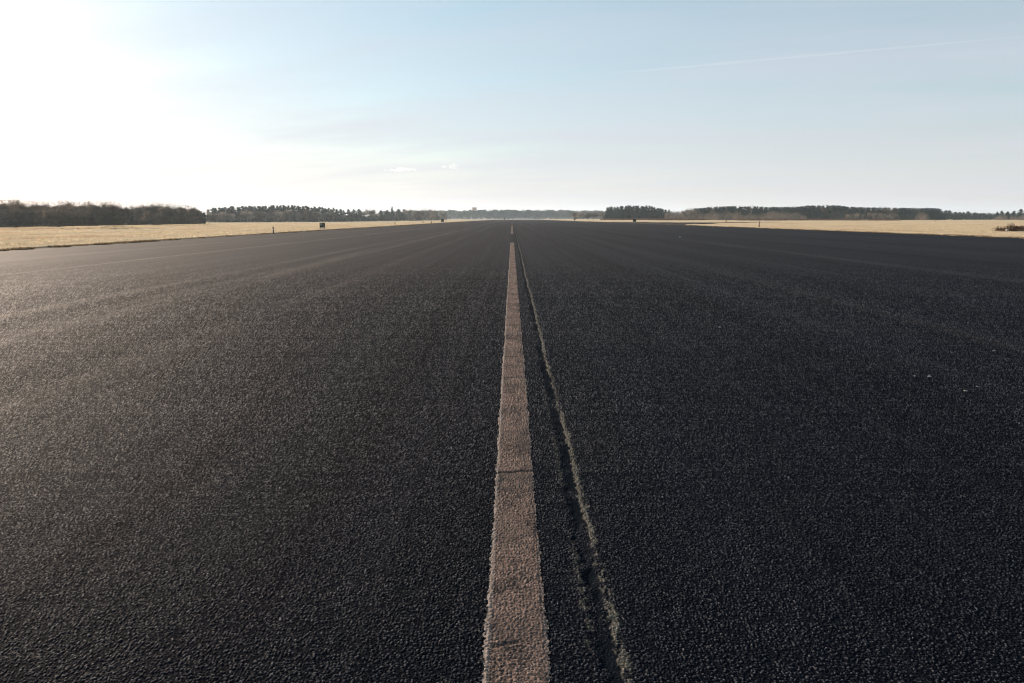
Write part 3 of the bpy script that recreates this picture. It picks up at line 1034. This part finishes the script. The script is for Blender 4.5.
cloud(453, 167.5, 27, 9.0, 12, 'smaller puff of white cloud low in the sky just above the runway end')
cloud(400, 170.5, 40, 7.5, 12, 'wider flat wisp of white cloud to the left of the small puff')

a, b = far_point(600, 74.5, 7000), far_point(1045, 34.5, 7000)
mb = MB()
N = 40
pts = [a.lerp(b, i / N) for i in range(N + 1)]
mb.tube(pts, [max(.5, 13 * math.sin(math.pi * min(1, max(0, (i / N) ** .8))) ** .6) * (0.8 + .4 * random.random()) for i in range(N + 1)], 10)
tag(mb.build('contrail', M['trail'], shade=True), 'thin white vapour trail slanting up across the blue of the right sky', 'contrail')

# ------------------------------------------------------------------ haze
if HAZE > 0:
    hz = MB().box((0, 3200, 45), (13000, 6900, 100))
    hm = bpy.data.materials.new('thin_haze')
    hm.use_nodes = True
    t = hm.node_tree
    t.nodes.clear()
    out = t.nodes.new('ShaderNodeOutputMaterial')
    p = t.nodes.new('ShaderNodeVolumePrincipled')
    p.inputs['Color'].default_value = (0.72, 0.88, 1.0, 1)
    p.inputs['Density'].default_value = HAZE
    p.inputs['Anisotropy'].default_value = 0.3
    p.inputs['Density Attribute'].default_value = ''
    hm.cycles.homogeneous_volume = True
    t.links.new(p.outputs[0], out.inputs['Volume'])
    tag(hz.build('haze', hm), kind='stuff')

# ------------------------------------------------------------------ light
w = bpy.data.worlds.new('World')
S.world = w
w.use_nodes = True
t = w.node_tree
t.nodes.clear()
out = t.nodes.new('ShaderNodeOutputWorld')
bg = t.nodes.new('ShaderNodeBackground')
sky = t.nodes.new('ShaderNodeTexSky')
sky.sky_type = 'NISHITA'
sky.sun_disc = False
sky.sun_elevation = math.radians(SUN_EL)
sky.sun_rotation = math.radians(SUN_AZ)
sky.air_density, sky.dust_density, sky.ozone_density = 1.0, 0.5, 1.6
sky.altitude = 0
bg.inputs[1].default_value = SKY_W
hs = t.nodes.new('ShaderNodeHueSaturation')
hs.inputs['Saturation'].default_value = VEIL_SAT
hs.inputs['Hue'].default_value = VEIL_HUE
t.links.new(sky.outputs[0], hs.inputs['Color'])
tc = t.nodes.new('ShaderNodeTexCoord')
# thin high cloud: thicker where one looks through it at a low angle, drawn out in faint wisps
sx = t.nodes.new('ShaderNodeSeparateXYZ')
t.links.new(tc.outputs['Generated'], sx.inputs[0])


def wm(op, a, b=None, clamp=False):
    x = t.nodes.new('ShaderNodeMath')
    x.operation, x.use_clamp = op, clamp
    for i, q in enumerate((a, b)):
        if q is None:
            continue
        if isinstance(q, (int, float)):
            x.inputs[i].default_value = q
        else:
            t.links.new(q, x.inputs[i])
    return x.outputs[0]


zz = wm('MAXIMUM', sx.outputs[2], 0.0)
air = wm('DIVIDE', 1.0, wm('ADD', zz, 0.12))
dv = wm('ADD', zz, 0.10)
cx, cy = wm('DIVIDE', sx.outputs[0], dv), wm('DIVIDE', sx.outputs[1], dv)
cb = t.nodes.new('ShaderNodeCombineXYZ')
t.links.new(cx, cb.inputs[0])
t.links.new(wm('ADD', wm('MULTIPLY', cy, 3.0), wm('MULTIPLY', cx, 0.8)), cb.inputs[1])
nz = t.nodes.new('ShaderNodeTexNoise')
nz.inputs['Scale'].default_value, nz.inputs['Detail'].default_value, nz.inputs['Roughness'].default_value = 0.55, 6.0, 0.55
t.links.new(cb.outputs[0], nz.inputs['Vector'])
wisp = wm('MULTIPLY', wm('SUBTRACT', nz.outputs[0], 0.45), WISP)
dens = wm('MULTIPLY', wm('MULTIPLY', air, VEIL), wm('ADD', 1.0, wisp))
fac = wm('SUBTRACT', 1.0, wm('POWER', 2.718, wm('MULTIPLY', dens, -1.0)), True)
mxc = t.nodes.new('ShaderNodeMix')
mxc.data_type = 'RGBA'
t.links.new(fac, mxc.inputs[0])
t.links.new(hs.outputs[0], mxc.inputs[6])
mxc.inputs[7].default_value = VEIL_COL
t.links.new(mxc.outputs[2], bg.inputs[0])
t.links.new(bg.outputs[0], out.inputs[0])

ld = bpy.data.lights.new('sun', 'SUN')
ld.energy, ld.angle, ld.color = SUN_W, math.radians(0.5), (1.0, 0.80, 0.63)
lo = bpy.data.objects.new('sun', ld)
C.objects.link(lo)
az, el = math.radians(SUN_AZ), math.radians(SUN_EL)
lo.rotation_euler = Vector((math.sin(az) * math.cos(el), math.cos(az) * math.cos(el), math.sin(el))).to_track_quat('Z', 'Y').to_euler()

cd = bpy.data.cameras.new('camera')
cd.sensor_width, cd.lens = 36.0, 36.0 * FPX / 1024
cd.clip_start, cd.clip_end = 0.05, 40000
co = bpy.data.objects.new('camera', cd)
C.objects.link(co)
co.location = (0, 0, EYE)
co.rotation_euler = (math.pi / 2 - PITCH, 0, 0)
S.camera = co

vs = S.view_settings
S.display_settings.display_device = 'sRGB'
vs.view_transform, vs.look, vs.gamma, vs.exposure = 'Standard', 'None', 1.0, EXPO
vs.use_curve_mapping = False
S.cycles.use_denoising = True
S.cycles.denoiser = 'OPENIMAGEDENOISE'
S.cycles.denoising_prefilter = 'ACCURATE'
S.cycles.filter_width = 1.15
S.cycles.max_bounces = 6
S.cycles.volume_bounces = 1
S.cycles.transparent_max_bounces = 8
